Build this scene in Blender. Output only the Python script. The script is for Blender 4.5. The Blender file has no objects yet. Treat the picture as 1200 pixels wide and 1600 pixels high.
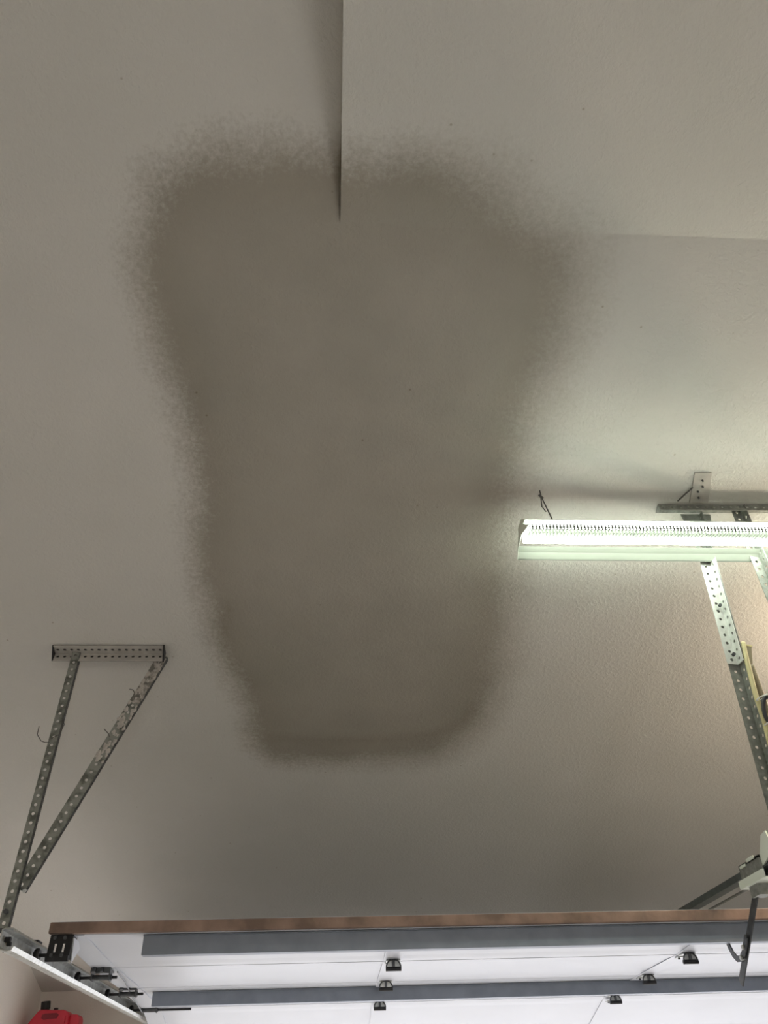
import bpy, bmesh, math, random
from mathutils import Vector, Matrix

random.seed(7)
S = bpy.context.scene
COL = S.collection
EYE = 1.65                       # height of the lens over the floor; all points below are (x, y, height over the lens)

# ------------------------------------------------------------------ camera
cam_d = bpy.data.cameras.new('camera')
cam = bpy.data.objects.new('camera', cam_d)
COL.objects.link(cam)
cam_d.sensor_fit = 'VERTICAL'
cam_d.sensor_height = 36.0
cam_d.lens = 27.0                # 1200 px focal length on a 1600 px tall frame
cam_d.clip_start = 0.02
cam_d.clip_end = 500
R = ((0.9980287787923882, 0.01277476836854257, 0.06144397444261298),
     (-0.05616951284503454, 0.6185177751656711, 0.7837606443493191),
     (-0.027991829681639113, -0.7856669568571906, 0.6180160923259488))
cam.matrix_world = Matrix(((R[0][0], -R[0][1], -R[0][2], 0.0),
                           (R[1][0], -R[1][1], -R[1][2], 0.0),
                           (R[2][0], -R[2][1], -R[2][2], EYE),
                           (0, 0, 0, 1)))
S.camera = cam

# ------------------------------------------------------------------ sky, sun, exposure
world = bpy.data.worlds.new('sky')
S.world = world
world.use_nodes = True
wn = world.node_tree.nodes
wl = world.node_tree.links
wn.clear()
sky = wn.new('ShaderNodeTexSky')
sky.sky_type = 'NISHITA'
sky.sun_disc = False
sky.sun_elevation = math.radians(46)
sky.sun_rotation = math.radians(27)
sky.air_density = 1.0
sky.dust_density = 1.5
bg = wn.new('ShaderNodeBackground')
bg.inputs['Strength'].default_value = 0.48
wo = wn.new('ShaderNodeOutputWorld')
wl.new(sky.outputs['Color'], bg.inputs['Color'])
wl.new(bg.outputs['Background'], wo.inputs['Surface'])

sun_d = bpy.data.lights.new('sun', 'SUN')
sun_d.energy = 7.0
sun_d.angle = math.radians(0.6)
sun_d.color = (1.0, 0.95, 0.89)
sun = bpy.data.objects.new('sun', sun_d)
COL.objects.link(sun)
sun.location = (1, 9, 9)
# the sun stands in front of the open garage door, a little to its right
sdir = Vector((-0.75, -1.0, -1.15)).normalized()
sun.rotation_euler = sdir.to_track_quat('-Z', 'Y').to_euler()

# added area light without a fixture, behind the lens, to brighten the ceiling
lamp_d = bpy.data.lights.new('rear_fill_light', 'AREA')
lamp_d.shape = 'RECTANGLE'
lamp_d.size, lamp_d.size_y = 1.2, 0.25
lamp_d.energy = 4
lamp_d.color = (1.0, 0.97, 0.95)
lamp = bpy.data.objects.new('rear_fill_light', lamp_d)
COL.objects.link(lamp)
lamp.location = (2.4, -1.8, 3.60)

# unseen fill light added at the back wall to lift the sloped ceiling
back_fill_d = bpy.data.lights.new('back_fill_light', 'AREA')
back_fill_d.shape = 'RECTANGLE'
back_fill_d.size, back_fill_d.size_y = 0.75, 0.8
back_fill_d.energy = 33
back_fill_d.color = (1.0, 0.98, 0.93)
back_fill = bpy.data.objects.new('back_fill_light', back_fill_d)
COL.objects.link(back_fill)
back_fill.location = (1.15, -4.15, 1.75)
back_fill.rotation_euler = (math.radians(90), 0, 0)

# a warm bulb of the garage, close under the ceiling beyond the right edge of the picture
bulb_d = bpy.data.lights.new('ceiling_bulb', 'POINT')
bulb_d.energy = 26
bulb_d.color = (1.0, 0.80, 0.57)
bulb_d.shadow_soft_size = 0.035
bulb = bpy.data.objects.new('ceiling_bulb', bulb_d)
COL.objects.link(bulb)
bulb.location = (2.32, 2.40, 3.00)

S.view_settings.view_transform = 'Standard'
S.view_settings.look = 'None'
S.view_settings.gamma = 1.0
S.view_settings.use_curve_mapping = False
S.view_settings.exposure = 0.44
try:
    S.cycles.max_bounces = 12
    S.cycles.diffuse_bounces = 8
    S.cycles.sample_clamp_indirect = 6.0
    S.cycles.caustics_reflective = False
    S.cycles.caustics_refractive = False
except Exception:
    pass

# ------------------------------------------------------------------ materials
def new_mat(name):
    m = bpy.data.materials.new(name)
    m.use_nodes = True
    nt = m.node_tree
    return m, nt, nt.nodes['Principled BSDF'], nt.nodes, nt.links


def mat(name, col, rough=0.6, metal=0.0, var=0.12, scale=18.0, bump=0.0, bscale=80.0, col2=None, thresh=None):
    """plain surface with noise-driven colour variation and optional fine relief"""
    m, nt, b, n, l = new_mat(name)
    b.inputs['Roughness'].default_value = rough
    b.inputs['Metallic'].default_value = metal
    tc = n.new('ShaderNodeTexCoord')
    nz = n.new('ShaderNodeTexNoise')
    nz.inputs['Scale'].default_value = scale
    nz.inputs['Detail'].default_value = 5
    l.new(tc.outputs['Object'], nz.inputs['Vector'])
    r = n.new('ShaderNodeValToRGB')
    c2 = col2 or tuple(c * (1 - var) for c in col)
    c1 = col if col2 else tuple(min(1, c * (1 + var * 0.6)) for c in col)
    lo, hi = thresh or (0.3, 0.7)
    r.color_ramp.elements[0].position = lo
    r.color_ramp.elements[1].position = hi
    r.color_ramp.elements[0].color = (*c2, 1)
    r.color_ramp.elements[1].color = (*c1, 1)
    l.new(nz.outputs['Fac'], r.inputs['Fac'])
    l.new(r.outputs['Color'], b.inputs['Base Color'])
    if bump:
        bz = n.new('ShaderNodeTexNoise')
        bz.inputs['Scale'].default_value = bscale
        bz.inputs['Detail'].default_value = 4
        l.new(tc.outputs['Object'], bz.inputs['Vector'])
        bp = n.new('ShaderNodeBump')
        bp.inputs['Strength'].default_value = bump
        bp.inputs['Distance'].default_value = 0.004
        l.new(bz.outputs['Fac'], bp.inputs['Height'])
        l.new(bp.outputs['Normal'], b.inputs['Normal'])
    return m


def ceiling_mat():
    m, nt, b, n, l = new_mat('textured_ceiling_paint')
    b.inputs['Roughness'].default_value = 0.75
    tc = n.new('ShaderNodeTexCoord')

    def noise(scale, detail=4, rough=0.55, dist=0.0):
        z = n.new('ShaderNodeTexNoise')
        z.inputs['Scale'].default_value = scale
        z.inputs['Detail'].default_value = detail
        z.inputs['Roughness'].default_value = rough
        z.inputs['Distortion'].default_value = dist
        l.new(tc.outputs['Object'], z.inputs['Vector'])
        return z.outputs['Fac']

    def math_(op, a, b_, c=None, clamp=False):
        k = n.new('ShaderNodeMath')
        k.operation = op
        k.use_clamp = clamp
        for i, v in enumerate((a, b_, c)):
            if v is None:
                continue
            if isinstance(v, (int, float)):
                k.inputs[i].default_value = v
            else:
                l.new(v, k.inputs[i])
        return k.outputs[0]

    def ramp(fac, *stops):
        r = n.new('ShaderNodeValToRGB')
        e = r.color_ramp.elements
        while len(e) < len(stops):
            e.new(0.5)
        for i, (p, c) in enumerate(stops):
            e[i].position = p
            e[i].color = (*c, 1)
        l.new(fac, r.inputs['Fac'])
        return r.outputs['Color']

    def mix(fac, a, b_, mode='MIX'):
        k = n.new('ShaderNodeMix')
        k.data_type = 'RGBA'
        k.blend_type = mode
        for s, v in ((k.inputs[0], fac), (k.inputs[6], a), (k.inputs[7], b_)):
            if isinstance(v, (int, float)):
                s.default_value = v
            elif isinstance(v, tuple):
                s.default_value = (*v, 1)
            else:
                l.new(v, s)
        return k.outputs[2]

    def attr(name):
        a = n.new('ShaderNodeAttribute')
        a.attribute_name = name
        return a.outputs['Fac']

    base = ramp(noise(1.3, 3), (0.3, (0.59, 0.583, 0.545)), (0.7, (0.645, 0.63, 0.595)))
    # the water stain: signed distance to its outline, its edge broken by the texture of the paint
    d = attr('stain_distance')
    wob = math_('MULTIPLY_ADD', noise(7.0, 5, 0.6), 0.09, -0.045)
    crumb = math_('MULTIPLY_ADD', noise(70.0, 5, 0.7), 0.19, -0.095)
    dd = math_('ADD', math_('ADD', d, wob), crumb)
    wide = attr('stain_softness')
    fac = n.new('ShaderNodeMapRange')
    fac.interpolation_type = 'SMOOTHSTEP'
    l.new(dd, fac.inputs['Value'])
    l.new(math_('MULTIPLY', wide, -1.0), fac.inputs['From Min'])
    l.new(wide, fac.inputs['From Max'])
    fac = fac.outputs['Result']
    # inside, the stain is darkest along its rim
    body = ramp(math_('MULTIPLY', d, 2.2, clamp=True), (0.0, (0.56, 0.53, 0.48)), (0.16, (0.51, 0.48, 0.43)),
                (0.42, (0.56, 0.535, 0.49)), (0.9, (0.60, 0.575, 0.53)))
    blot = ramp(noise(3.1, 5, 0.6), (0.3, (0.93, 0.93, 0.93)), (0.7, (1.05, 1.05, 1.05)))
    stain_mul = mix(1.0, body, blot, 'MULTIPLY')
    stain = mix(1.0, base, stain_mul, 'MULTIPLY')
    c = mix(fac, base, stain)
    # tide line of an older, smaller stain
    tide = math_('MULTIPLY', attr('tide_line'), math_('MULTIPLY_ADD', noise(40, 4), 1.2, 0.1), None, True)
    c = mix(math_('MULTIPLY', tide, 0.5), c, mix(1.0, c, (0.68, 0.64, 0.58), 'MULTIPLY'))
    # yellow-brown seep and dark crack along the soffit edge
    c = mix(attr('seep'), c, (0.13, 0.10, 0.045))
    c = mix(attr('crack'), c, (0.03, 0.022, 0.018))
    # small dirt specks
    sp = n.new('ShaderNodeTexVoronoi')
    sp.inputs['Scale'].default_value = 9.0
    l.new(tc.outputs['Object'], sp.inputs['Vector'])
    spk = ramp(sp.outputs['Distance'], (0.018, (0.68, 0.64, 0.58)), (0.045, (1, 1, 1)))
    c = mix(1.0, c, spk, 'MULTIPLY')
    l.new(c, b.inputs['Base Color'])
    # orange-peel / knock-down relief
    t1 = ramp(noise(75, 4, 0.6, 0.4), (0.42, (0, 0, 0)), (0.66, (1, 1, 1)))
    t2 = noise(190, 3)
    h = math_('MULTIPLY_ADD', t2, 0.35, t1)
    bp = n.new('ShaderNodeBump')
    bp.inputs['Strength'].default_value = 0.42
    bp.inputs['Distance'].default_value = 0.0030
    l.new(h, bp.inputs['Height'])
    l.new(bp.outputs['Normal'], b.inputs['Normal'])
    return m


def emit_mat(name, col, strength):
    m, nt, b, n, l = new_mat(name)
    b.inputs['Base Color'].default_value = (*col, 1)
    b.inputs['Emission Color'].default_value = (*col, 1)
    b.inputs['Emission Strength'].default_value = strength
    return m


M = dict(
    ceiling=ceiling_mat(),
    wall=mat('wall_paint', (0.72, 0.69, 0.655), 0.8, 0, 0.05, 2.0, 0.3, 120),
    concrete=mat('concrete', (0.50, 0.48, 0.45), 0.85, 0, 0.15, 3.0, 0.3, 40),
    drive=mat('driveway_concrete', (0.55, 0.52, 0.47), 0.9, 0, 0.1, 2.0, 0.3, 40),
    zinc=mat('galvanised_steel', (0.52, 0.53, 0.51), 0.42, 0.65, 0.25, 45),
    zinc_bright=mat('new_galvanised_steel', (0.66, 0.68, 0.64), 0.5, 0.15, 0.12, 45),
    zinc_dull=mat('dull_galvanised_steel', (0.27, 0.28, 0.255), 0.6, 0.35, 0.3, 60, 0.2, 150),
    zinc_mud=mat('steel_with_joint_compound', (0.44, 0.41, 0.38), 0.8, 0.0, 0, 42, 0.8, 90, (0.14, 0.135, 0.12), (0.42, 0.58)),
    zinc_patchy=mat('steel_with_paint_flecks', (0.26, 0.27, 0.245), 0.65, 0.2, 0, 30, 0.3, 90, (0.10, 0.105, 0.09), (0.35, 0.55)),
    mud=mat('dried_joint_compound', (0.50, 0.47, 0.44), 0.9, 0, 0.2, 60, 0.8, 90),
    angle_paint=mat('overpainted_steel', (0.46, 0.44, 0.41), 0.7, 0, 0.15, 20),
    door=mat('door_skin', (0.575, 0.60, 0.655), 0.42, 0, 0.04, 3.0),
    rust=mat('red_brown_timber', (0.34, 0.23, 0.185), 0.8, 0, 0, 9, 0.3, 60, (0.17, 0.115, 0.09), (0.35, 0.65)),
    strut=mat('grey_strut_steel', (0.25, 0.28, 0.335), 0.55, 0.25, 0.12, 14),
    black=mat('black_iron', (0.028, 0.028, 0.030), 0.5, 0.4, 0.3, 50),
    dark=mat('dark_steel', (0.10, 0.105, 0.11), 0.45, 0.6, 0.3, 40),
    rail=mat('opener_rail_steel', (0.13, 0.15, 0.15), 0.45, 0.5, 0.25, 30),
    red=mat('red_plastic', (0.62, 0.03, 0.06), 0.42, 0, 0.12, 6),
    red_shade=mat('shaded_red_plastic', (0.22, 0.012, 0.025), 0.5, 0, 0.1, 6),  # body red darkened for the shade in the handle hollow
    shelf=mat('shelf_board', (0.45, 0.33, 0.2), 0.7, 0, 0.2, 8),
    reflector=mat('aged_reflector_enamel', (0.18, 0.19, 0.165), 0.4, 0, 0.04, 5),
    white=mat('white_enamel', (0.78, 0.84, 0.74), 0.35, 0, 0.03, 5),
    cable_yellow=mat('yellow_cable_sheath', (0.62, 0.55, 0.30), 0.55, 0, 0.1, 20),
    cable_brown=mat('tan_cable_sheath', (0.28, 0.235, 0.15), 0.6, 0, 0.15, 20),
    cable_black=mat('black_cable_sheath', (0.03, 0.03, 0.035), 0.5, 0, 0.1, 20),
    tie=mat('white_nylon', (0.75, 0.75, 0.70), 0.5, 0, 0.05, 20),
    motor=mat('opener_housing_plastic', (0.40, 0.40, 0.38), 0.5, 0, 0.05, 10),
    wire=mat('thin_steel_wire', (0.12, 0.115, 0.11), 0.5, 0.4, 0.1, 40),
    tube=emit_mat('lit_tube', (0.91, 1.0, 0.87), 19.0),
    lens=mat('frosted_lens_plastic', (0.75, 0.74, 0.68), 0.4, 0, 0.04, 10),
)

# ------------------------------------------------------------------ mesh helpers
class MB:
    def __init__(self):
        self.v = []
        self.f = []

    def add(self, vs, fs):
        o = len(self.v)
        self.v += [Vector(p) for p in vs]
        self.f += [tuple(i + o for i in f) for f in fs]
        return self

    def hexa(self, p):
        """eight corners: 0-3 one end loop, 4-7 the other"""
        return self.add(p, [(3, 2, 1, 0), (4, 5, 6, 7), (0, 1, 5, 4), (1, 2, 6, 5), (2, 3, 7, 6), (3, 0, 4, 7)])

    def box(self, x0, x1, y0, y1, z0, z1):
        return self.hexa([(x0, y0, z0), (x1, y0, z0), (x1, y1, z0), (x0, y1, z0),
                          (x0, y0, z1), (x1, y0, z1), (x1, y1, z1), (x0, y1, z1)])

    def bar(self, a, b, wdir, w, t):
        """rectangular bar from a to b; w across wdir, t across the third direction"""
        a, b = Vector(a), Vector(b)
        d = (b - a).normalized()
        u = Vector(wdir)
        u = (u - d * u.dot(d)).normalized()
        k = d.cross(u)
        c = [u * (w / 2) * s + k * (t / 2) * q for s, q in ((-1, -1), (1, -1), (1, 1), (-1, 1))]
        return self.hexa([a + x for x in c] + [b + x for x in c])

    def prism(self, prof, e):
        """closed 3-D outline swept along the vector e"""
        n = len(prof)
        e = Vector(e)
        p = [Vector(q) for q in prof]
        fs = [(i, (i + 1) % n, n + (i + 1) % n, n + i) for i in range(n)]
        fs += [tuple(reversed(range(n))), tuple(range(n, 2 * n))]
        return self.add(p + [q + e for q in p], fs)

    def sheet(self, prof, e):
        """open 3-D outline swept along e (thin folded sheet, one skin)"""
        n = len(prof)
        p = [Vector(q) for q in prof]
        e = Vector(e)
        return self.add(p + [q + e for q in p], [(i, i + 1, n + i + 1, n + i) for i in range(n - 1)])

    def tube(self, pts, r, seg=8):
        pts = [Vector(p) for p in pts]
        rings = []
        u = None
        for i, p in enumerate(pts):
            d = (pts[min(i + 1, len(pts) - 1)] - pts[max(i - 1, 0)]).normalized()
            if u is None:
                u = d.orthogonal().normalized()
            u = (u - d * u.dot(d)).normalized()
            k = d.cross(u)
            rr = r[i] if isinstance(r, (list, tuple)) else r
            rings.append([p + (u * math.cos(a) + k * math.sin(a)) * rr
                          for a in (2 * math.pi * j / seg for j in range(seg))])
        vs = [q for g in rings for q in g]
        fs = [(i * seg + j, i * seg + (j + 1) % seg, (i + 1) * seg + (j + 1) % seg, (i + 1) * seg + j)
              for i in range(len(pts) - 1) for j in range(seg)]
        fs += [tuple(reversed(range(seg))), tuple(range((len(pts) - 1) * seg, len(pts) * seg))]
        return self.add(vs, fs)

    def perforated(self, a, b, wdir, w, t, pitch, rows=((0.0),), r=0.005, slot=1.0):
        """flat strip from a to b with real holes: w across wdir, t thick"""
        a, b = Vector(a), Vector(b)
        L = (b - a).length
        d = (b - a) / L
        u = Vector(wdir)
        u = (u - d * u.dot(d)).normalized()
        k = d.cross(u)
        n = max(1, int(round(L / pitch)))
        p = L / n
        nr = len(rows)
        # split the width into one lane for each row of holes
        mids = [-w / 2] + [(rows[i] + rows[i + 1]) / 2 for i in range(nr - 1)] + [w / 2]
        for i in range(n):
            for q in range(nr):
                w0, w1, wc = mids[q], mids[q + 1], rows[q]
                c = (i + 0.5) * p
                h = p / 2
                out = [(-h, w0), (0, w0), (h, w0), (h, wc), (h, w1), (0, w1), (-h, w1), (-h, wc)]
                inn = [(r * slot * math.cos(x), r * math.sin(x) + wc) for x in
                       (math.radians(225 + 45 * j) for j in range(8))]
                ring = lambda lst, s: [a + d * (c + x) + u * y + k * (t / 2 * s) for x, y in lst]
                vs = ring(out, 1) + ring(inn, 1) + ring(out, -1) + ring(inn, -1)
                fs = []
                for j in range(8):
                    m = (j + 1) % 8
                    fs += [(j, m, 8 + m, 8 + j), (16 + j, 24 + j, 24 + m, 16 + m), (8 + j, 8 + m, 24 + m, 24 + j)]
                self.add(vs, fs)
        # rim of the strip
        c = [u * (w / 2) * s + k * (t / 2) * q for s, q in ((-1, -1), (1, -1), (1, 1), (-1, 1))]
        e = [a + x for x in c] + [b + x for x in c]
        self.add(e, [(0, 1, 2, 3), (7, 6, 5, 4), (1, 2, 6, 5), (3, 0, 4, 7)])
        return self

    def build(self, name, m, parent=None, smooth=False, bevel=0.0):
        loc = Vector((0, 0, EYE))
        off = parent.get('_o') if parent else None
        org = Vector(off) if off else Vector((0, 0, 0))
        me = bpy.data.meshes.new(name)
        me.from_pydata([tuple(p - org) for p in self.v], [], self.f)
        me.validate()
        bm = bmesh.new()
        bm.from_mesh(me)
        bmesh.ops.recalc_face_normals(bm, faces=bm.faces)
        if bevel:
            bmesh.ops.remove_doubles(bm, verts=bm.verts, dist=1e-6)
            bmesh.ops.bevel(bm, geom=[e for e in bm.edges if len(e.link_faces) == 2 and e.calc_face_angle(0) > 0.5],
                            offset=bevel, segments=2, affect='EDGES', profile=0.5)
        bm.to_mesh(me)
        bm.free()
        if smooth:
            for p in me.polygons:
                p.use_smooth = True
        me.materials.append(m)
        o = bpy.data.objects.new(name, me)
        COL.objects.link(o)
        if parent:
            o.parent = parent
            o['_o'] = tuple(org)
        else:
            o.location = loc
        return o


def thing(name, label, cat, at, group=None):
    o = bpy.data.objects.new(name, None)
    COL.objects.link(o)
    o.location = (at[0], at[1], at[2] + EYE)
    o.empty_display_size = 0.05
    o['label'] = label
    o['category'] = cat
    if group:
        o['group'] = group
    o['_o'] = tuple(at)
    return o


def structure(name, mb, m):
    o = mb.build(name, m)
    o['kind'] = 'structure'
    return o


# ------------------------------------------------------------------ the room
K, U0 = 0.31225, 2.4019           # sloped ceiling: height = U0 - K * y
YC, FLAT = 1.226, 2.019           # crease where the right part goes flat, and its height
XL, XR, YF, YB = -1.759, 5.3, 5.6, -4.2
RIDGE = -0.9
FL = -EYE


def slope(y):
    return U0 - K * max(y, RIDGE)


# outlines on the ceiling in metres (x, y)
STAIN = [(-0.547, 1.162), (-0.496, 1.105), (-0.405, 1.063), (-0.265, 1.035), (-0.145, 1.026), (-0.001, 1.04),
         (0.007, 1.03), (0.114, 1.014), (0.252, 1.010), (0.359, 1.035), (0.456, 1.091), (0.562, 1.164), (0.648, 1.21),
         (0.705, 1.255), (0.743, 1.344), (0.746, 1.458), (0.735, 1.559), (0.706, 1.687), (0.676, 1.823),
         (0.670, 1.967), (0.668, 2.121), (0.68, 2.314), (0.70, 2.462), (0.725, 2.651), (0.738, 2.856),
         (0.72, 3.078), (0.68, 3.277), (0.60, 3.424), (0.474, 3.51), (0.236, 3.538), (-0.063, 3.548),
         (-0.269, 3.524), (-0.38, 3.415), (-0.384, 3.23), (-0.416, 3.076), (-0.469, 2.894), (-0.506, 2.724),
         (-0.536, 2.503), (-0.528, 2.301), (-0.512, 2.14), (-0.513, 1.941), (-0.535, 1.76), (-0.575, 1.593),
         (-0.599, 1.477), (-0.602, 1.367), (-0.581, 1.245)]
TIDE = [[(-0.42, 2.62), (-0.453, 2.75), (-0.445, 2.87), (-0.415, 2.96), (-0.36, 3.03)],
        [(-0.27, 3.36), (-0.062, 3.388), (0.228, 3.378), (0.46, 3.35), (0.58, 3.27), (0.63, 3.16)]]


def seg_dist(px, py, a, b):
    vx, vy = b[0] - a[0], b[1] - a[1]
    t = ((px - a[0]) * vx + (py - a[1]) * vy) / (vx * vx + vy * vy + 1e-12)
    t = 0 if t < 0 else 1 if t > 1 else t
    return math.hypot(px - a[0] - t * vx, py - a[1] - t * vy)


def stain_sd(x, y):
    if not (-1.3 < x < 1.4 and 0.3 < y < 4.3):
        return -0.6
    d = 9.0
    ins = False
    n = len(STAIN)
    for i in range(n):
        a, b = STAIN[i], STAIN[(i + 1) % n]
        d = min(d, seg_dist(x, y, a, b))
        if (a[1] > y) != (b[1] > y) and x < (b[0] - a[0]) * (y - a[1]) / (b[1] - a[1]) + a[0]:
            ins = not ins
    return d if ins else -d


def steps(a, b, s):
    n = max(1, round((b - a) / s))
    return [a + (b - a) * i / n for i in range(n)]


def build_ceiling():
    xs = steps(XL, -1.1, 0.22) + steps(-1.1, -0.04, 0.027) + [-0.04, -0.03, -0.022, -0.015, -0.009, -0.004]
    xr = [0.0, 0.01, 0.025] + steps(0.045, 1.15, 0.027) + steps(1.15, XR, 0.3) + [XR]
    ys = steps(YB, RIDGE, 0.5) + steps(RIDGE, 0.5, 0.2) + steps(0.5, YC, 0.0242) + steps(YC, 4.1, 0.03) + steps(4.1, YF, 0.25) + [YF]
    xl = xs + [0.0]
    vs, fs = [], []

    def grid(cols, zf):
        o = len(vs)
        for y in ys:
            for x in cols:
                vs.append((x, y, zf(y)))
        w = len(cols)
        for j in range(len(ys) - 1):
            for i in range(w - 1):
                a = o + j * w + i
                fs.append((a, a + w, a + w + 1, a + 1))
        return o, w
    ol, wl_ = grid(xl, slope)
    orr, wr = grid(xr, lambda y: min(slope(y), FLAT))
    for j in range(len(ys) - 1):            # the upright face between slope and soffit
        if ys[j] < YC - 1e-6:
            a, b = ol + j * wl_ + wl_ - 1, ol + (j + 1) * wl_ + wl_ - 1
            c, d = orr + j * wr, orr + (j + 1) * wr
            fs.append((a, c, d, b))
    me = bpy.data.meshes.new('ceiling')
    me.from_pydata(vs, [], fs)
    names = ('stain_distance', 'stain_softness', 'tide_line', 'seep', 'crack')
    for k in names:
        me.attributes.new(k, 'FLOAT', 'POINT')
    val = {k: [] for k in names}
    for i, (x, y, z) in enumerate(vs):
        d = stain_sd(x, y)
        val['stain_distance'].append(d)
        # crisper on the left, spread out on the right
        s = 0.085 + 0.075 * min(1, max(0, (x - 0.05) / 0.5)) * (1 if y < 3.0 else 0.6)
        val['stain_softness'].append(s)
        t = 0.0
        if -0.7 < x < 0.8 and 2.4 < y < 3.6:
            dd = min(seg_dist(x, y, p[q], p[q + 1]) for p in TIDE for q in range(len(p) - 1))
            t = max(0.0, 1 - dd / 0.045)
        val['tide_line'].append(t)
        sp = ck = 0.0
        if i < orr and x > -0.05 and y < YC:
            wy = math.exp(-((y - 1.075) / 0.06) ** 2)
            sp = 0.75 * wy * math.exp(x / 0.010) + 0.22 * math.exp(x / 0.006) * (1 if y > 0.6 else 0.6)
            ck = (0.85 * math.exp(-((y - 1.17) / 0.06) ** 2)) * math.exp(x / 0.0035)
        val['seep'].append(min(1, sp))
        val['crack'].append(min(1, ck))
    for k in names:
        me.attributes[k].data.foreach_set('value', val[k])
    me.materials.append(M['ceiling'])
    o = bpy.data.objects.new('ceiling', me)
    COL.objects.link(o)
    o.location = (0, 0, EYE)
    o['kind'] = 'structure'
    return o


build_ceiling()
zt = slope(RIDGE)
prof_l = [(YB, FL), (YF, FL), (YF, slope(YF)), (RIDGE, zt), (YB, zt)]
structure('wall_left', MB().prism([(XL - 0.1, y, z) for y, z in prof_l], (0.1, 0, 0)), M['wall'])
prof_r = [(YB, FL), (YF, FL), (YF, slope(YF)), (YC, FLAT), (YB, FLAT)]
structure('wall_right', MB().prism([(XR, y, z) for y, z in prof_r], (0.1, 0, 0)), M['wall'])
structure('wall_back', MB().box(XL - 0.1, XR + 0.1, YB - 0.1, YB, FL, zt), M['wall'])
structure('floor', MB().box(XL - 0.1, XR + 0.1, YB - 0.1, YF + 0.16, FL - 0.1, FL), M['concrete'])
DX0, DX1, DZ = -0.93, 3.87, 0.46       # the door opening
wf = MB()
wf.box(XL - 0.1, DX0, YF, YF + 0.16, FL, slope(YF))
wf.box(DX1, XR + 0.1, YF, YF + 0.16, FL, slope(YF))
wf.box(DX0, DX1, YF, YF + 0.16, DZ, slope(YF))
wf.box(DX0, DX1, 5.24, YF, 0.355, 0.575)       # hidden box added to stop driveway light leaking onto the ceiling
structure('wall_front', wf, M['wall'])
structure('driveway', MB().box(-30, 30, YF + 0.16, 45, FL - 0.12, FL - 0.02), M['drive'])

# daylight comes in through the opening: guide the sampler there
pl = bpy.data.lights.new('sky_portal', 'AREA')
pl.shape = 'RECTANGLE'
pl.size, pl.size_y = DX1 - DX0, DZ - FL
pl.cycles.is_portal = True
po = bpy.data.objects.new('sky_portal', pl)
COL.objects.link(po)
po.location = ((DX0 + DX1) / 2, YF + 0.17, EYE + (DZ + FL) / 2)
po.rotation_euler = (math.radians(-90), 0, 0)

# ------------------------------------------------------------------ garage door, folded back under the ceiling
X0, X1 = -0.945, 3.885
door = thing('garage_door', 'open sectional garage door with white panels, brown top edge and grey struts', 'garage door', (1.47, 3.06, 0.55))
JOINTS = [(3.055, 0.524), (3.575, 0.494), (4.10, 0.484), (4.646, 0.461), (5.155, 0.335)]
HINGE_X = (0.25, 1.47, 2.69)
TH = 0.042
for i in range(4):
    (ya, za), (yb, zb) = JOINTS[i], JOINTS[i + 1]
    d = Vector((0, yb - ya, zb - za)).normalized()
    n = Vector((0, -d.z, d.y))             # upwards, away from the face one sees
    if n.z < 0:
        n = -n
    P = lambda s, h: Vector((X0, ya, za)) + d * s + n * h
    L = math.hypot(yb - ya, zb - za)
    g = 0.0015
    # steel skin with rolled rails along both edges
    prof = [P(g, 0.004), P(g + 0.005, 0.0), P(0.05, 0.0), P(0.09, 0.0022), P(L - 0.09, 0.0022), P(L - 0.05, 0.0),
            P(L - g - 0.005, 0.0), P(L - g, 0.004), P(L - g, TH), P(g, TH)]
    sec = MB().prism(prof, (X1 - X0, 0, 0)).build('door_section', M['door'], door)
    # upright stiles behind the hinges
    for hx in HINGE_X:
        a, b = P(g + 0.002, -0.0006), P(L - g - 0.002, -0.0006)
        a.x = b.x = hx
        MB().bar(a, b, (1, 0, 0), 0.078, 0.002).build('stile', M['door'], sec)
    for hx in (X0 + 0.045, X1 - 0.045):
        a, b = P(g + 0.002, -0.0006), P(L - g - 0.002, -0.0006)
        a.x = b.x = hx
        MB().bar(a, b, (1, 0, 0), 0.09, 0.003).build('end_stile', M['door'], sec)
top = MB().box(-0.972, X1 + 0.03, 3.030, 3.053, 0.525, 0.560).build('top_rail', M['rust'], door, bevel=0.003)
top['label'] = 'weathered red-brown timber strip'


def strut(y, z, x0, depth, name='strut'):
    """folded steel strut: near web, bottom, far web, with lips against the panel"""
    t = 0.0025
    o = [(y - 0.012, z), (y, z), (y + 0.003, z - depth), (y + 0.040, z - depth), (y + 0.043, z), (y + 0.062, z)]
    i = [(y + 0.062, z - t), (y + 0.043 + t, z - t), (y + 0.040 + t, z - depth - t), (y + 0.003 - t, z - depth - t),
         (y - t, z - t), (y - 0.012, z - t)]
    m = MB().prism([(x0, a, b) for a, b in o + i], (X1 - 0.25 - x0, 0, 0))
    return m.build(name, M['strut'], door)


strut(3.074, 0.521, -0.655, 0.058)
strut(4.22, 0.4795, -0.82, 0.052)


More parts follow.
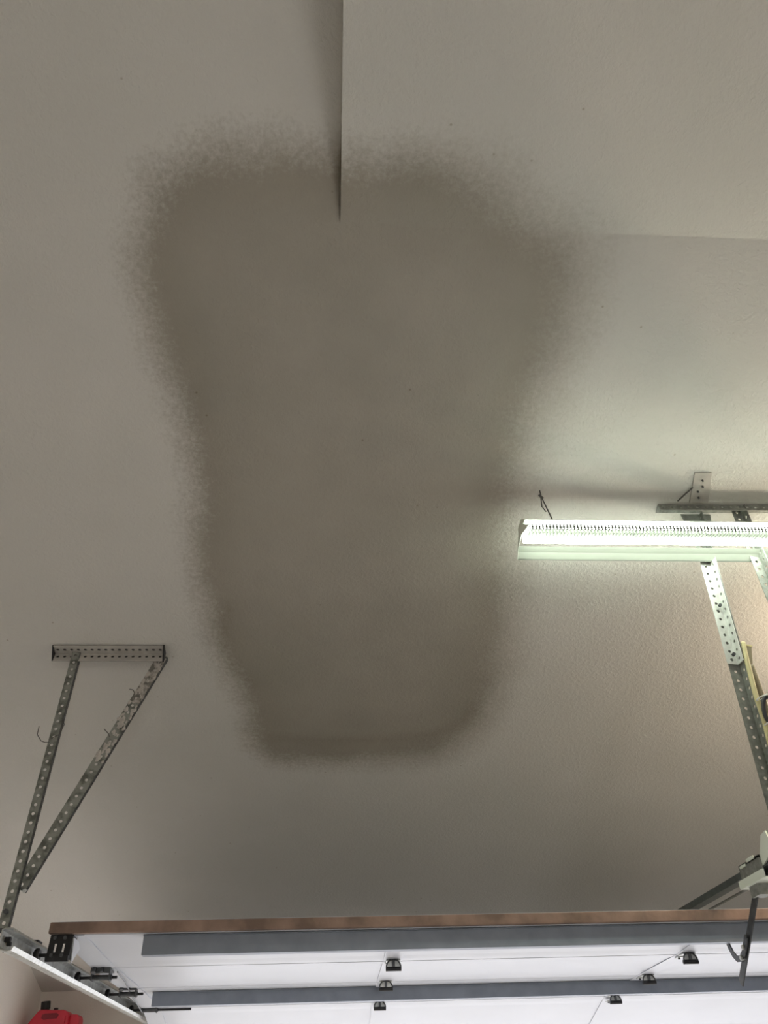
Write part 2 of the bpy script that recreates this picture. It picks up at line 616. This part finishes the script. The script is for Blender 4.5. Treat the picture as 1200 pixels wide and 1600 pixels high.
def make_hinge(x, y, z, tilt, door):
    """rounded upright plate on the near section, knuckle below it, flat leaf on the far section"""
    y0, zc0 = y - 0.045, z - 0.028
    arc = [(math.cos(math.pi * k / 12), math.sin(math.pi * k / 12)) for k in range(13)]
    h = MB().prism([(x + 0.029 * c, y0, zc0 + 0.029 * s_) for c, s_ in arc], (0, 0.003, 0)).build('hinge', M['zinc'], door)
    MB().tube([(x + 0.029 * c, y0 - 0.002, zc0 + 0.029 * s_) for c, s_ in arc], 0.003, 6).build('rim', M['dark'], h)
    MB().bar((x, y0 - 0.004, zc0 + 0.002), (x, y0 - 0.004, zc0 + 0.024), (1, 0, 0), 0.011, 0.008).build('rib', M['dark'], h)
    k = MB()
    k.tube([(x - 0.031, y0 + 0.002, zc0 - 0.005), (x + 0.031, y0 + 0.002, zc0 - 0.005)], 0.0085, 10)
    k.build('knuckle', M['black'], h)
    MB().box(x - 0.028, x + 0.028, y0, y + 0.012, z - 0.005, z - 0.001).build('foot', M['zinc'], h)
    MB().box(x - 0.028, x + 0.028, y + 0.008, y + 0.045, z - 0.007 + tilt, z - 0.003 + tilt).build('leaf', M['zinc'], h)
    for sx in (-0.016, 0.016):
        MB().tube([(x + sx, y + 0.030, z - 0.006 + tilt), (x + sx, y + 0.030, z - 0.013 + tilt)], 0.005, 6).build('bolt', M['dark'], h)
    return h


for r, t in ((1, -0.001), (2, -0.001), (3, -0.016)):
    for hx in HINGE_X:
        make_hinge(hx, JOINTS[r][0], JOINTS[r][1], t, door)

# top fixture: slotted black plate from the top edge down to the first roller
tb = MB()
xa, xb = -0.966, -0.890
ya, za, yb, zb = 3.048, 0.524, 3.040, 0.442
for lo, hi in ((0, 0.22), (0.24, 0.38), (0.62, 0.76), (0.78, 1)):
    pass
def plate_pt(x, s, off=0.0):
    return (xa + (xb - xa) * x, ya + (yb - ya) * s - off, za + (zb - za) * s)
for (a, b, c, d) in ((0, 1, 0, 0.34), (0, 0.26, 0.34, 0.66), (0.36, 0.62, 0.34, 0.66), (0.72, 1, 0.34, 0.66), (0, 1, 0.66, 1)):
    p = [plate_pt(a, c), plate_pt(b, c), plate_pt(b, d), plate_pt(a, d)]
    tb.hexa(p + [(q[0], q[1] + 0.004, q[2]) for q in p])
top_fix = tb.build('top_bracket', M['black'], door)
fb = MB()
p = [plate_pt(0.0, 1.0, 0.004), plate_pt(1.0, 1.0, 0.004), plate_pt(1.0, 0.80, 0.012), plate_pt(0.0, 0.80, 0.012)]
fb.hexa(p + [(q[0], q[1] + 0.012, q[2]) for q in p])
fb.box(xb - 0.003, xb, ya, ya + 0.05, za - 0.075, za)
fb.build('flange', M['black'], top_fix)
for sx, ss in ((0.28, 0.80), (0.72, 0.80), (0.28, 0.15), (0.72, 0.15)):
    q = Vector(plate_pt(sx, ss, 0.012))
    MB().tube([q, q + Vector((0, -0.008, 0))], 0.006, 6).build('bolt', M['dark'], top_fix)
MB().prism([(xb + 0.001, ya, za - 0.01), (xb + 0.001, ya + 0.06, za - 0.012), (xb + 0.001, ya + 0.09, za - 0.03),
            (xb + 0.001, ya + 0.02, za - 0.085)], (0.004, 0, 0)).build('gusset', M['door'], top_fix)

XW = -0.998                            # roller wheels run here


def roller(y, z, x_end, bracket):
    w = MB()
    w.tube([(XW - 0.009, y, z), (XW - 0.004, y, z), (XW + 0.004, y, z), (XW + 0.009, y, z)], [0.017, 0.022, 0.022, 0.017], 16)
    ro = w.build('roller', M['black'], door)
    MB().tube([(XW, y, z), (x_end, y, z)], 0.0055, 8).build('stem', M['black'], ro)
    if bracket:
        b = MB()
        b.box(-0.945, -0.868, y - 0.030, y - 0.006, z + 0.014, z + 0.034)
        b.box(-0.945, -0.870, y - 0.006, y + 0.045, z + 0.020, z + 0.026)
        b.box(-0.944, -0.939, y - 0.018, y + 0.018, z - 0.012, z + 0.022)
        b.box(-0.875, -0.870, y - 0.018, y + 0.018, z - 0.012, z + 0.022)
        b.tube([(-0.947, y, z), (-0.865, y, z)], 0.010, 10)
        b.tube([(-0.93, y - 0.028, z + 0.034), (-0.93, y - 0.040, z + 0.012)], 0.009, 8)
        b.tube([(-0.90, y - 0.028, z + 0.034), (-0.90, y - 0.036, z + 0.014)], 0.007, 8)
        b.build('roller_bracket', M['dark'], door)
    return ro


roller(3.045, 0.462, -0.94, False)
roller(3.585, 0.462, -0.845, True)
roller(4.105, 0.462, -0.84, True)
roller(4.640, 0.452, -0.70, True)
# lift cable slanting along the door's edge
MB().tube([(-0.85, 3.60, 0.482), (-0.86, 3.80, 0.474), (-0.90, 4.10, 0.470), (-0.935, 4.60, 0.44)], 0.003, 6).build('lift_cable', M['dark'], door)

# bracket where the opener's arm grips the door
ab = MB()
for sx in (-0.018, 0.018):
    ab.box(1.46 + sx - 0.002, 1.46 + sx + 0.002, 3.085, 3.135, 0.464, 0.500)
ab.tube([(1.438, 3.125, 0.478), (1.482, 3.125, 0.478)], 0.006, 8)
ab.build('arm_bracket', M['dark'], door)

# ------------------------------------------------------------------ door track, left side
track = thing('door_track', 'galvanised horizontal track holding the black door rollers along the left wall', 'track', (-1.0, 2.73, 0.46))
tz = 0.462
prof = []
for a in range(0, 181, 30):                # curled lower lip
    pass
outer = [(-0.978, tz + 0.021), (-0.986, tz + 0.031), (-1.012, tz + 0.031), (-1.020, tz + 0.026), (-1.020, tz - 0.022),
         (-1.014, tz - 0.030), (-0.992, tz - 0.034), (-0.978, tz - 0.032), (-0.972, tz - 0.020)]
inner = [(-0.975, tz - 0.019), (-0.980, tz - 0.029), (-0.992, tz - 0.031), (-1.012, tz - 0.027), (-1.0175, tz - 0.020),
         (-1.0175, tz + 0.024), (-1.011, tz + 0.0285), (-0.987, tz + 0.0285), (-0.981, tz + 0.020)]
TE = 5.02
MB().prism([(x, 2.735, z) for x, z in outer + inner], (0, TE - 2.735, 0)).build('channel', M['zinc'], track)
# quarter bend and upright leg down beside the opening (partly outside the picture)
cv = MB()
pts = []
for k in range(9):
    a = math.radians(90 * k / 8)
    pts.append((TE + 0.36 * math.sin(a), 0.36 - 0.36 * math.cos(a)))
pts.append((TE + 0.36, 0.36 + 1.70))
secs = []
n_ = len(outer) + len(inner)
for i, (py, drop) in enumerate(pts):
    a = math.radians(90 * min(i, 8) / 8)
    row = []
    for x, z in outer + inner:
        h = z - tz
        row.append((x, py + h * math.sin(a), tz - drop + h * math.cos(a)))
    secs.append(row)
vs = [p for r_ in secs for p in r_]
fs = [(i * n_ + j, i * n_ + (j + 1) % n_, (i + 1) * n_ + (j + 1) % n_, (i + 1) * n_ + j) for i in range(len(secs) - 1) for j in range(n_)]
cv.add(vs, fs).build('bend', M['zinc'], track)
sp = MB().box(-1.021, -1.0185, 3.60, 3.66, tz - 0.02, tz + 0.02)
sp.build('splice_plate', M['zinc_dull'], track)
MB().tube([(-1.0175, 2.775, tz + 0.004), (-1.000, 2.775, tz + 0.004)], 0.008, 6).build('bolt', M['black'], track)
MB().tube([(-1.0175, 2.80, tz - 0.004), (-1.004, 2.80, tz - 0.004)], 0.006, 6).build('bolt', M['black'], track)
cl = MB().box(-1.03, -0.99, 3.00, 3.05, tz + 0.032, tz + 0.040)
cl.build('clip', M['black'], track)

# ------------------------------------------------------------------ perforated hanger, left
hang = thing('track_hanger', 'perforated steel V-shaped hanger from ceiling to the left door track', 'hanger', (-1.03, 2.81, 0.45))
# angle iron screwed flat to the ceiling
zc = lambda y: U0 - K * y
ay = 2.838
cdir = Vector((0, 1, -K)).normalized()
nd = Vector((0, -K, -1)).normalized()      # down from the ceiling
m_ = MB()
ca = Vector((-1.125, ay, zc(ay))) + nd * 0.006
cb = Vector((-0.693, ay, zc(ay))) + nd * 0.006
m_.perforated(ca, cb, cdir, 0.046, 0.003, 0.0262, (0.0,), 0.0060, 1.25)
va = Vector((-1.125, ay, zc(ay))) + cdir * 0.023 + nd * 0.026
vb = Vector((-0.693, ay, zc(ay))) + cdir * 0.023 + nd * 0.026
m_.perforated(va, vb, nd, 0.040, 0.003, 0.0262, (-0.004,), 0.0056, 1.25)
ang = m_.build('ceiling_angle', M['angle_paint'], hang)
bk = MB()                                  # black strips added behind the holes to stand in for their shade
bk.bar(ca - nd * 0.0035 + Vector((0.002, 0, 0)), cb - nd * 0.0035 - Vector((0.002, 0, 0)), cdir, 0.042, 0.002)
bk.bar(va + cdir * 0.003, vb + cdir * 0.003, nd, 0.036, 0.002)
bk.build('hole_shade_backing', M['black'], ang)
MB().hexa([ca + cdir * s * 0.023 + nd * q for s, q in ((-1, -0.004), (1, -0.004), (1, 0.04), (-1, 0.003))] +
          [ca + Vector((-0.004, 0, 0)) + cdir * s * 0.023 + nd * q for s, q in ((-1, -0.004), (1, -0.004), (1, 0.04), (-1, 0.003))]).build('end_edge', M['black'], ang)
MB().hexa([cb + cdir * s * 0.024 + nd * q for s, q in ((-1, -0.004), (1, -0.004), (1, 0.045), (-1, 0.003))] +
          [cb + Vector((0.006, 0, 0)) + cdir * s * 0.024 + nd * q for s, q in ((-1, -0.004), (1, -0.004), (1, 0.045), (-1, 0.003))]).build('end_edge', M['black'], ang)


def angle_leg(name, a, b, w, root, m, side, pitch=0.032, r=0.0055, face=(1, 0, 0), depth=None, m2=None, fold=1):
    """L-section: a perforated flange facing the lens and one folded back at its edge"""
    a, b = Vector(a), Vector(b)
    d = (b - a).normalized()
    u = Vector(face)
    u = (u - d * u.dot(d)).normalized()
    k = Vector((0, fold, 0))
    k = (k - d * k.dot(d) - u * k.dot(u)).normalized()
    mb = MB()
    mb.perforated(a, b, u, w, 0.0025, pitch, (0.0,), r)
    o = mb.build(name, m, root)
    dep = depth or w
    off = u * (w / 2 * side) + k * (dep / 2)
    MB().perforated(a + off, b + off, k, dep, 0.0025, pitch, (0.0,), r).build('flange', m2 or m, o)
    return o


angle_leg('upright_leg', (-1.04, 2.846, 1.505), (-1.045, 2.80, 0.44), 0.030, hang, M['zinc_patchy'], 1, 0.0315, 0.0058, (1, 0.12, 0), 0.03, M['dark'])
angle_leg('diagonal_brace', (-0.698, 2.866, 1.500), (-1.036, 2.838, 0.625), 0.040, hang, M['zinc_patchy'], 1, 0.0315, 0.0055, (1, 0.15, 0), 0.028, M['dark'])
# joint compound caked onto the upper half of the brace
A_, B_ = Vector((-0.698, 2.866, 1.500)), Vector((-1.036, 2.838, 0.625))
rnd = random.Random(3)
for s0, s1, n_lump in ((0.02, 0.22, 46), (0.22, 0.50, 60)):
    lump = MB()
    d = (B_ - A_).normalized()
    u = Vector((1, 0.15, 0))
    u = (u - d * u.dot(d)).normalized()
    nrm = d.cross(u)
    if nrm.y > 0:
        nrm = -nrm
    for _ in range(n_lump):
        s = rnd.uniform(s0, s1)
        c = A_ + (B_ - A_) * s + u * rnd.uniform(-0.019, 0.019) + nrm * 0.002
        rr = rnd.uniform(0.003, 0.009)
        ring = [c + u * (rr * math.cos(q) * rnd.uniform(0.6, 1.2)) + d * (rr * 1.6 * math.sin(q) * rnd.uniform(0.6, 1.2)) for q in
                (2 * math.pi * j / 7 for j in range(7))]
        lump.add(ring + [c + nrm * rr * 0.5], [(j, (j + 1) % 7, 7) for j in range(7)])
    o = lump.build('compound_splatter', M['mud'], hang)
    o['kind'] = 'stuff'
skin = MB().bar(A_ + (B_ - A_) * 0.01 + nrm * 0.003, A_ + (B_ - A_) * 0.235 + nrm * 0.003, u, 0.038, 0.003)
skin.build('compound_skin', M['zinc_mud'], hang)
for s in (0.045, 0.10):
    c = Vector((-1.043, 2.80, 0.45 + s))
    MB().tube([c, c + Vector((0, -0.012, 0))], 0.008, 6).build('bolt', M['dark'], hang)
bl = MB()
c = Vector((-1.020, 2.832, 0.628))
bl.tube([c, c + Vector((0.01, -0.012, -0.012))], 0.007, 8)
bl.build('bolt', M['zinc'], hang)
wr = MB()
wr.tube([(-1.105, 2.83, 1.185), (-1.10, 2.82, 1.15), (-1.08, 2.818, 1.125), (-1.065, 2.82, 1.12), (-1.050, 2.826, 1.122)], 0.0016, 5)
wr.build('wire_twist', M['wire'], hang)
wr = MB()
wr.tube([(-1.03, 2.83, 1.23), (-1.012, 2.825, 1.19), (-1.02, 2.82, 1.15), (-1.045, 2.82, 1.135)], 0.0016, 5)
wr.build('wire_twist', M['wire'], hang)
wr = MB()
wr.tube([(-0.86, 2.82, 1.17), (-0.84, 2.81, 1.15), (-0.83, 2.81, 1.135)], 0.0016, 5)
wr.build('wire_twist', M['wire'], hang)
wr = MB()
wr.tube([(-0.80, 2.84, 1.34), (-0.785, 2.835, 1.335), (-0.775, 2.83, 1.32)], 0.0018, 5)
wr.build('wire_twist', M['wire'], hang)

# ------------------------------------------------------------------ hanging shop light
light = thing('shop_light', 'long lit shop light hanging from two thin wires under the ceiling', 'light', (1.24, 2.06, 1.49))
LX0, LX1 = 0.627, 1.85
fy, fu = 2.06, 1.50
t = 0.002
MB().prism([(LX0, y, z) for y, z in ((fy - 0.060, fu + 0.052), (fy + 0.036, fu + 0.052), (fy + 0.028, fu + 0.080), (fy - 0.028, fu + 0.080))],
           (LX1 - LX0, 0, 0)).build('housing', M['white'], light)
far = [(fy + 0.066, fu + 0.034), (fy + 0.074, fu + 0.028), (fy + 0.083, fu + 0.020), (fy + 0.094, fu), (fy + 0.097, fu - 0.003)]
MB().prism([(LX0, y, z) for y, z in far] + [(LX0, y + 0.002, z + 0.002) for y, z in reversed(far)], (LX1 - LX0, 0, 0)).build('reflector_wing', M['reflector'], light)
near = [(fy - 0.070, fu + 0.022), (fy - 0.083, fu + 0.013), (fy - 0.094, fu + 0.004)]
MB().prism([(LX0, y, z) for y, z in near] + [(LX0, y - 0.002, z + 0.002) for y, z in reversed(near)], (LX1 - LX0, 0, 0)).build('reflector_wing', M['reflector'], light)
MB().perforated((LX0, fy - 0.094, fu - 0.003), (LX1, fy - 0.094, fu - 0.003), (0, 0, 1), 0.020, 0.0012, 0.0115, (-0.005, 0.005), 0.0036).build('perforated_lip', M['reflector'], light)
for sy, su in ((-0.054, 0.034), (0.022, 0.030)):
    tb_ = MB().tube([(LX0 + 0.01, fy + sy, fu + su), (LX1 - 0.01, fy + sy, fu + su)], 0.013, 12).build('tube', M['tube'], light, smooth=True)
# cooling-fin louvre between the tubes
lv = MB()
nl = 100
for i in range(nl):
    x = LX0 + 0.02 + (LX1 - LX0 - 0.04) * i / (nl - 1)
    lv.box(x - 0.0012, x + 0.0012, fy - 0.034, fy + 0.004, fu + 0.022, fu + 0.050)
o = lv.build('louvre_fins', M['zinc_dull'], light)
o['kind'] = 'stuff'
for x in (LX0 - 0.002, LX1):
    pr = [(x, fy - 0.094, fu + 0.004), (x, fy - 0.070, fu + 0.024), (x, fy - 0.036, fu + 0.054), (x, fy - 0.028, fu + 0.080), (x, fy + 0.028, fu + 0.080), (x, fy + 0.036, fu + 0.054),
          (x, fy + 0.068, fu + 0.036), (x, fy + 0.096, fu - 0.002), (x, fy + 0.060, fu + 0.024), (x, fy, fu + 0.034), (x, fy - 0.060, fu + 0.014)]
    MB().prism(pr, (0.002, 0, 0)).build('end_cap', M['white'], light)
for x in (0.727, 1.76):
    zc_ = (U0 - K * 2.085)
    w = MB()
    w.tube([(x, 2.085, zc_ + 0.004), (x + 0.002, 2.085, zc_ - 0.03), (x + 0.030, 2.078, fu + 0.08)], 0.0024, 6)
    w.tube([(x, 2.085, zc_ - 0.025), (x - 0.004, 2.083, zc_ - 0.075), (x + 0.006, 2.08, zc_ - 0.10)], 0.0022, 6)
    w.tube([(x - 0.006, 2.085, zc_ - 0.020), (x + 0.007, 2.084, zc_ - 0.036)], 0.004, 6)
    w.build('hanging_wire', M['wire'], light)

# ------------------------------------------------------------------ opener hangers and opener
oh = thing('opener_hanger', 'perforated angle iron hanger on the ceiling above the shop light', 'hanger', (1.44, 2.15, 0.80))
ry = 2.150
ra = Vector((1.174, ry, zc(ry))) + nd * 0.005
rb = Vector((2.02, ry - 0.01, zc(ry - 0.01))) + nd * 0.005
m_ = MB()
m_.perforated(ra, rb, cdir, 0.034, 0.003, 0.031, (0.0,), 0.005)
m_.perforated(ra - cdir * 0.017 + nd * 0.017, rb - cdir * 0.017 + nd * 0.017, nd, 0.034, 0.003, 0.031, (0.0,), 0.005)
m_.build('ceiling_angle', M['zinc_dull'], oh)
angle_leg('upright_leg', (1.322, 2.186, 1.720), (1.2436, 2.1636, 0.60), 0.038, oh, M['zinc_dull'], 1, 0.0315, 0.0055, (1, 0.08, 0), 0.036, None, -1)
angle_leg('upright_leg', (1.473, 2.150, 1.728), (1.473, 2.141, 0.72), 0.036, oh, M['zinc_dull'], 1, 0.0315, 0.0055, (1, 0.08, 0), 0.034, None, -1)
# shorter strip bolted over the first leg, just below the light
P0, P1 = Vector((1.326, 2.182, 1.722)), Vector((1.255, 2.162, 0.72))
s0 = P0 + (P1 - P0) * 0.22
s1 = P0 + (P1 - P0) * 0.615
o = angle_leg('lap_strip', s0 + Vector((-0.010, -0.003, 0)), s1 + Vector((-0.010, -0.003, 0)), 0.036, oh, M['zinc_bright'], 1, 0.0315, 0.0055, (1, 0.08, 0), 0.034, None, -1)
for q in (0.40, 0.585):
    c = P0 + (P1 - P0) * q + Vector((-0.004, -0.010, 0))
    MB().tube([c, c + Vector((0, -0.008, 0))], 0.006, 6).build('bolt', M['dark'], oh)
# gusset plate at the top of the first leg
MB().hexa([(1.272, 2.174, 1.722), (1.385, 2.174, 1.722), (1.375, 2.174, 1.655), (1.292, 2.174, 1.615),
           (1.272, 2.178, 1.722), (1.385, 2.178, 1.722), (1.375, 2.178, 1.655), (1.292, 2.178, 1.615)]).build('gusset', M['zinc_dull'], oh)

pb = thing('ceiling_plate', 'small steel plate screwed to the ceiling above the hanger angle', 'plate', (1.32, 2.07, zc(2.07)))
def on_ceiling(x, y, d):
    return Vector((x, y, zc(y))) + nd * d
q = [(1.274, 2.002), (1.335, 2.000), (1.358, 2.120), (1.290, 2.122)]
MB().hexa([on_ceiling(x, y, 0.001) for x, y in q] + [on_ceiling(x, y, 0.006) for x, y in q]).build('plate', M['angle_paint'], pb)
for x, y in ((1.310, 2.03), (1.318, 2.055), (1.306, 2.075), (1.316, 2.10)):
    MB().tube([on_ceiling(x, y, 0.005), on_ceiling(x, y, 0.011)], 0.004, 6).build('screw', M['dark'], pb)
MB().tube([on_ceiling(1.285, 2.06, 0.004), on_ceiling(1.262, 2.085, 0.008), on_ceiling(1.242, 2.115, 0.008)], 0.003, 6).build('wire_tail', M['wire'], pb)

op = thing('door_opener', 'garage door opener rail and arm hanging above the open white door', 'opener', (1.47, 2.13, 0.62))
rl = MB()
rl.box(1.458, 1.482, 2.10, 5.56, 0.627, 0.651)
rl.box(1.450, 1.490, 2.10, 5.56, 0.6245, 0.6275)
rl.build('rail', M['rail'], op)
ch = MB()
ch.tube([(1.488, 2.15, 0.603), (1.488, 5.50, 0.606)], 0.0045, 6)
ch.build('drive_chain', M['zinc_dull'], op)
hb = MB()
hb.box(1.435, 1.505, 5.555, 5.60, 0.60, 0.652)
hb.build('header_bracket', M['dark'], op)
tr = MB()
tr.box(1.446, 1.452, 2.70, 2.86, 0.600, 0.665)
tr.box(1.488, 1.494, 2.70, 2.86, 0.600, 0.665)
tr.box(1.446, 1.494, 2.70, 2.86, 0.657, 0.663)
tro = tr.build('trolley', M['zinc_dull'], op)
tp = MB()
tp.box(1.440, 1.445, 2.69, 2.88, 0.594, 0.618)
tp.box(1.436, 1.500, 2.69, 2.87, 0.590, 0.595)
tp.build('slide_plate', M['white'], tro)
ts = MB()
ts.box(1.442, 1.446, 2.80, 2.845, 0.652, 0.660)
ts.box(1.442, 1.446, 2.73, 2.785, 0.660, 0.670)
ts.build('clip', M['white'], tro)
MB().prism([(1.452, 2.60, 0.66), (1.452, 2.62, 0.72), (1.452, 2.655, 0.715), (1.452, 2.72, 0.64), (1.452, 2.71, 0.625)], (0.006, 0, 0)).build('release_lever', M['white'], tro)
MB().box(1.448, 1.492, 2.77, 2.83, 0.555, 0.60).build('arm_yoke', M['zinc_dull'], tro)
arm = MB().bar((1.462, 2.800, 0.585), (1.462, 3.118, 0.337), (0, 0.6, 0.7), 0.028, 0.005).build('straight_arm', M['dark'], op)
ja = MB()
jp = [(3.122, 0.476), (3.113, 0.450), (3.098, 0.424), (3.076, 0.407), (3.045, 0.404), (3.012, 0.418), (2.981, 0.443), (2.963, 0.460)]
jx = 1.456
oo, ii = [], []
for i, (y, z) in enumerate(jp):
    y0, z0 = jp[max(0, i - 1)]
    y1, z1 = jp[min(len(jp) - 1, i + 1)]
    l_ = math.hypot(y1 - y0, z1 - z0)
    ny, nz = -(z1 - z0) / l_, (y1 - y0) / l_
    oo.append((jx, y + ny * 0.010, z + nz * 0.010))
    ii.append((jx, y - ny * 0.010, z - nz * 0.010))
nj = len(oo)
vs = oo + ii + [(x - 0.005, y, z) for x, y, z in oo + ii]
fs = []
for i in range(nj - 1):
    fs += [(i, i + 1, nj + i + 1, nj + i), (2 * nj + i, 3 * nj + i, 3 * nj + i + 1, 2 * nj + i + 1),
           (i, 2 * nj + i, 2 * nj + i + 1, i + 1), (nj + i, nj + i + 1, 3 * nj + i + 1, 3 * nj + i)]
fs += [(0, nj, 3 * nj, 2 * nj), (nj - 1, 3 * nj - 1, 4 * nj - 1, 2 * nj - 1)]
ja.add(vs, fs).build('curved_arm', M['dark'], op)
for y, z in ((3.000, 0.432), (3.035, 0.404)):
    MB().tube([(1.470, y, z), (1.445, y, z)], 0.008, 6).build('bolt', M['zinc'], op)
mo = MB().box(1.262, 1.64, 1.68, 2.10, 0.60, 0.80)
mo = mo.build('motor_housing', M['motor'], op, bevel=0.02)
MB().box(1.30, 1.60, 1.655, 1.682, 0.64, 0.76).build('light_lens', M['lens'], op)

# ------------------------------------------------------------------ cables along the first leg
def cable(name, label, pts, r, m, extra=None):
    c = thing(name, label, 'cable', pts[-1])
    P_ = [Vector(p) for p in pts]
    out = []
    for i in range(len(P_) - 1):                   # Catmull-Rom through the points
        a, b, c_, d = P_[max(i - 1, 0)], P_[i], P_[i + 1], P_[min(i + 2, len(P_) - 1)]
        for k in range(6):
            t_ = k / 6
            out.append(0.5 * ((2 * b) + (c_ - a) * t_ + (2 * a - 5 * b + 4 * c_ - d) * t_ ** 2 + (3 * b - a - 3 * c_ + d) * t_ ** 3))
    out.append(P_[-1])
    MB().tube(out, r, 8).build('sheath', m, c, smooth=True)
    return c


c1 = cable('electrical_cable', 'yellow sheathed cable strapped along the perforated opener leg', [
    (1.316, 2.142, 1.17), (1.306, 2.138, 1.11), (1.299, 2.135, 1.05), (1.290, 2.13, 0.98),
    (1.286, 2.125, 0.90), (1.275, 2.12, 0.80), (1.285, 2.115, 0.70)], 0.008, M['cable_yellow'])
c2 = cable('electrical_cable', 'tan sheathed cable bowed out behind the yellow one', [
    (1.318, 2.145, 1.09), (1.316, 2.14, 1.02), (1.312, 2.135, 0.94), (1.306, 2.13, 0.87), (1.300, 2.12, 0.78), (1.305, 2.115, 0.70)], 0.009, M['cable_brown'])
c3 = thing('electrical_cable', 'short cut tan cable end sticking up beside the leg', 'cable', (1.305, 2.145, 1.065))
MB().bar((1.306, 2.145, 1.062), (1.334, 2.150, 1.158), (1, 0, 0), 0.015, 0.010).build('sheath', M['cable_brown'], c3)
MB().bar((1.334, 2.150, 1.158), (1.3355, 2.1503, 1.163), (1, 0, 0), 0.019, 0.013).build('cut_end', M['cable_yellow'], c3)
lp = []
for k in range(17):
    a = 2 * math.pi * k / 16
    lp.append((1.300 + 0.016 * math.sin(a) + 0.008 * math.cos(a), 2.105, 0.925 + 0.042 * math.cos(a)))
c4 = thing('electrical_cable', 'black cable looped and tied with white strips at the leg', 'cable', (1.30, 2.105, 0.72))
MB().tube(lp, 0.006, 8).build('loop', M['cable_black'], c4, smooth=True)
MB().tube([(1.306, 2.10, 0.90), (1.318, 2.10, 0.925), (1.334, 2.10, 0.935), (1.352, 2.10, 0.932), (1.375, 2.10, 0.90)], 0.005, 8).build('loop', M['cable_black'], c4, smooth=True)
MB().tube([(1.302, 2.108, 0.885), (1.315, 2.108, 0.82), (1.322, 2.108, 0.74), (1.322, 2.108, 0.70)], 0.007, 8).build('sheath', M['cable_black'], c4, smooth=True)
for zc4, rr in ((0.965, 0.020), (0.885, 0.022)):
    MB().tube([(1.296 + rr * math.cos(2 * math.pi * k / 14), 2.107 + rr * 0.9 * math.sin(2 * math.pi * k / 14), zc4 + 0.006 * math.cos(2 * math.pi * k / 14)) for k in range(15)], 0.0022, 6).build('tie', M['tie'], c4)
MB().tube([(1.310, 2.09, 0.90), (1.322, 2.088, 0.905), (1.335, 2.085, 0.915)], 0.0022, 6).build('tie', M['tie'], c4)

# ------------------------------------------------------------------ red fuel can on a shelf in the front corner
sh = thing('wall_shelf', 'wooden corner shelf under the red fuel can beside the door', 'shelf', (-1.5, 5.4, 0.22))
MB().box(XL + 0.002, -1.10, 5.16, YF - 0.002, 0.200, 0.222).build('board', M['shelf'], sh)
for x in (-1.68, -1.20):
    b = MB()
    b.box(x - 0.012, x + 0.012, 5.20, YF - 0.002, 0.192, 0.200)
    b.box(x - 0.012, x + 0.012, YF - 0.012, YF - 0.002, 0.02, 0.192)
    b.bar((x, 5.26, 0.194), (x, YF - 0.008, 0.05), (1, 0, 0), 0.02, 0.006)
    b.build('bracket', M['dark'], sh)

can = thing('fuel_can', 'red plastic fuel can with black cap in the front left corner', 'fuel can', (-1.57, 5.38, 0.222))
bd = [(-1.735, 0.224), (-1.735, 0.435), (-1.700, 0.490), (-1.665, 0.535), (-1.620, 0.535), (-1.595, 0.532), (-1.530, 0.532),
      (-1.508, 0.526), (-1.492, 0.505), (-1.488, 0.224)]
body = MB().prism([(x, 5.32, z) for x, z in bd], (0, 0.13, 0)).build('body', M['red'], can, smooth=False, bevel=0.012)
MB().prism([(x, 5.345, z) for x, z in [(-1.495, 0.224), (-1.495, 0.512), (-1.448, 0.510), (-1.436, 0.490), (-1.432, 0.224)]], (0, 0.10, 0)).build('side_tank', M['red'], can, bevel=0.010)
hd = MB()  # dark slab on the front face paints the shade of the handle hollow
hd.prism([(x, 5.3155, z) for x, z in [(-1.640, 0.508), (-1.625, 0.514), (-1.560, 0.516), (-1.548, 0.508), (-1.556, 0.490), (-1.60, 0.488), (-1.628, 0.484), (-1.642, 0.492)]], (0, 0.006, 0))
hd.build('hand_hole_shade', M['red_shade'], can)
MB().bar((-1.512, 5.317, 0.50), (-1.520, 5.317, 0.30), (1, 0, 0), 0.010, 0.012).build('rib', M['red'], can)
cp = MB()
ax = Vector((-0.10, -0.10, 1)).normalized()
c0 = Vector((-1.643, 5.37, 0.528))
cp.tube([c0, c0 + ax * 0.012, c0 + ax * 0.013, c0 + ax * 0.048, c0 + ax * 0.052], [0.022, 0.022, 0.026, 0.026, 0.022], 14)
cp.build('cap', M['black'], can)
MB().tube([(-1.585, 5.37, 0.528), (-1.585, 5.37, 0.545)], 0.012, 10).build('vent_cap', M['black'], can)

for o in bpy.data.objects:
    if '_o' in o:
        del o['_o']
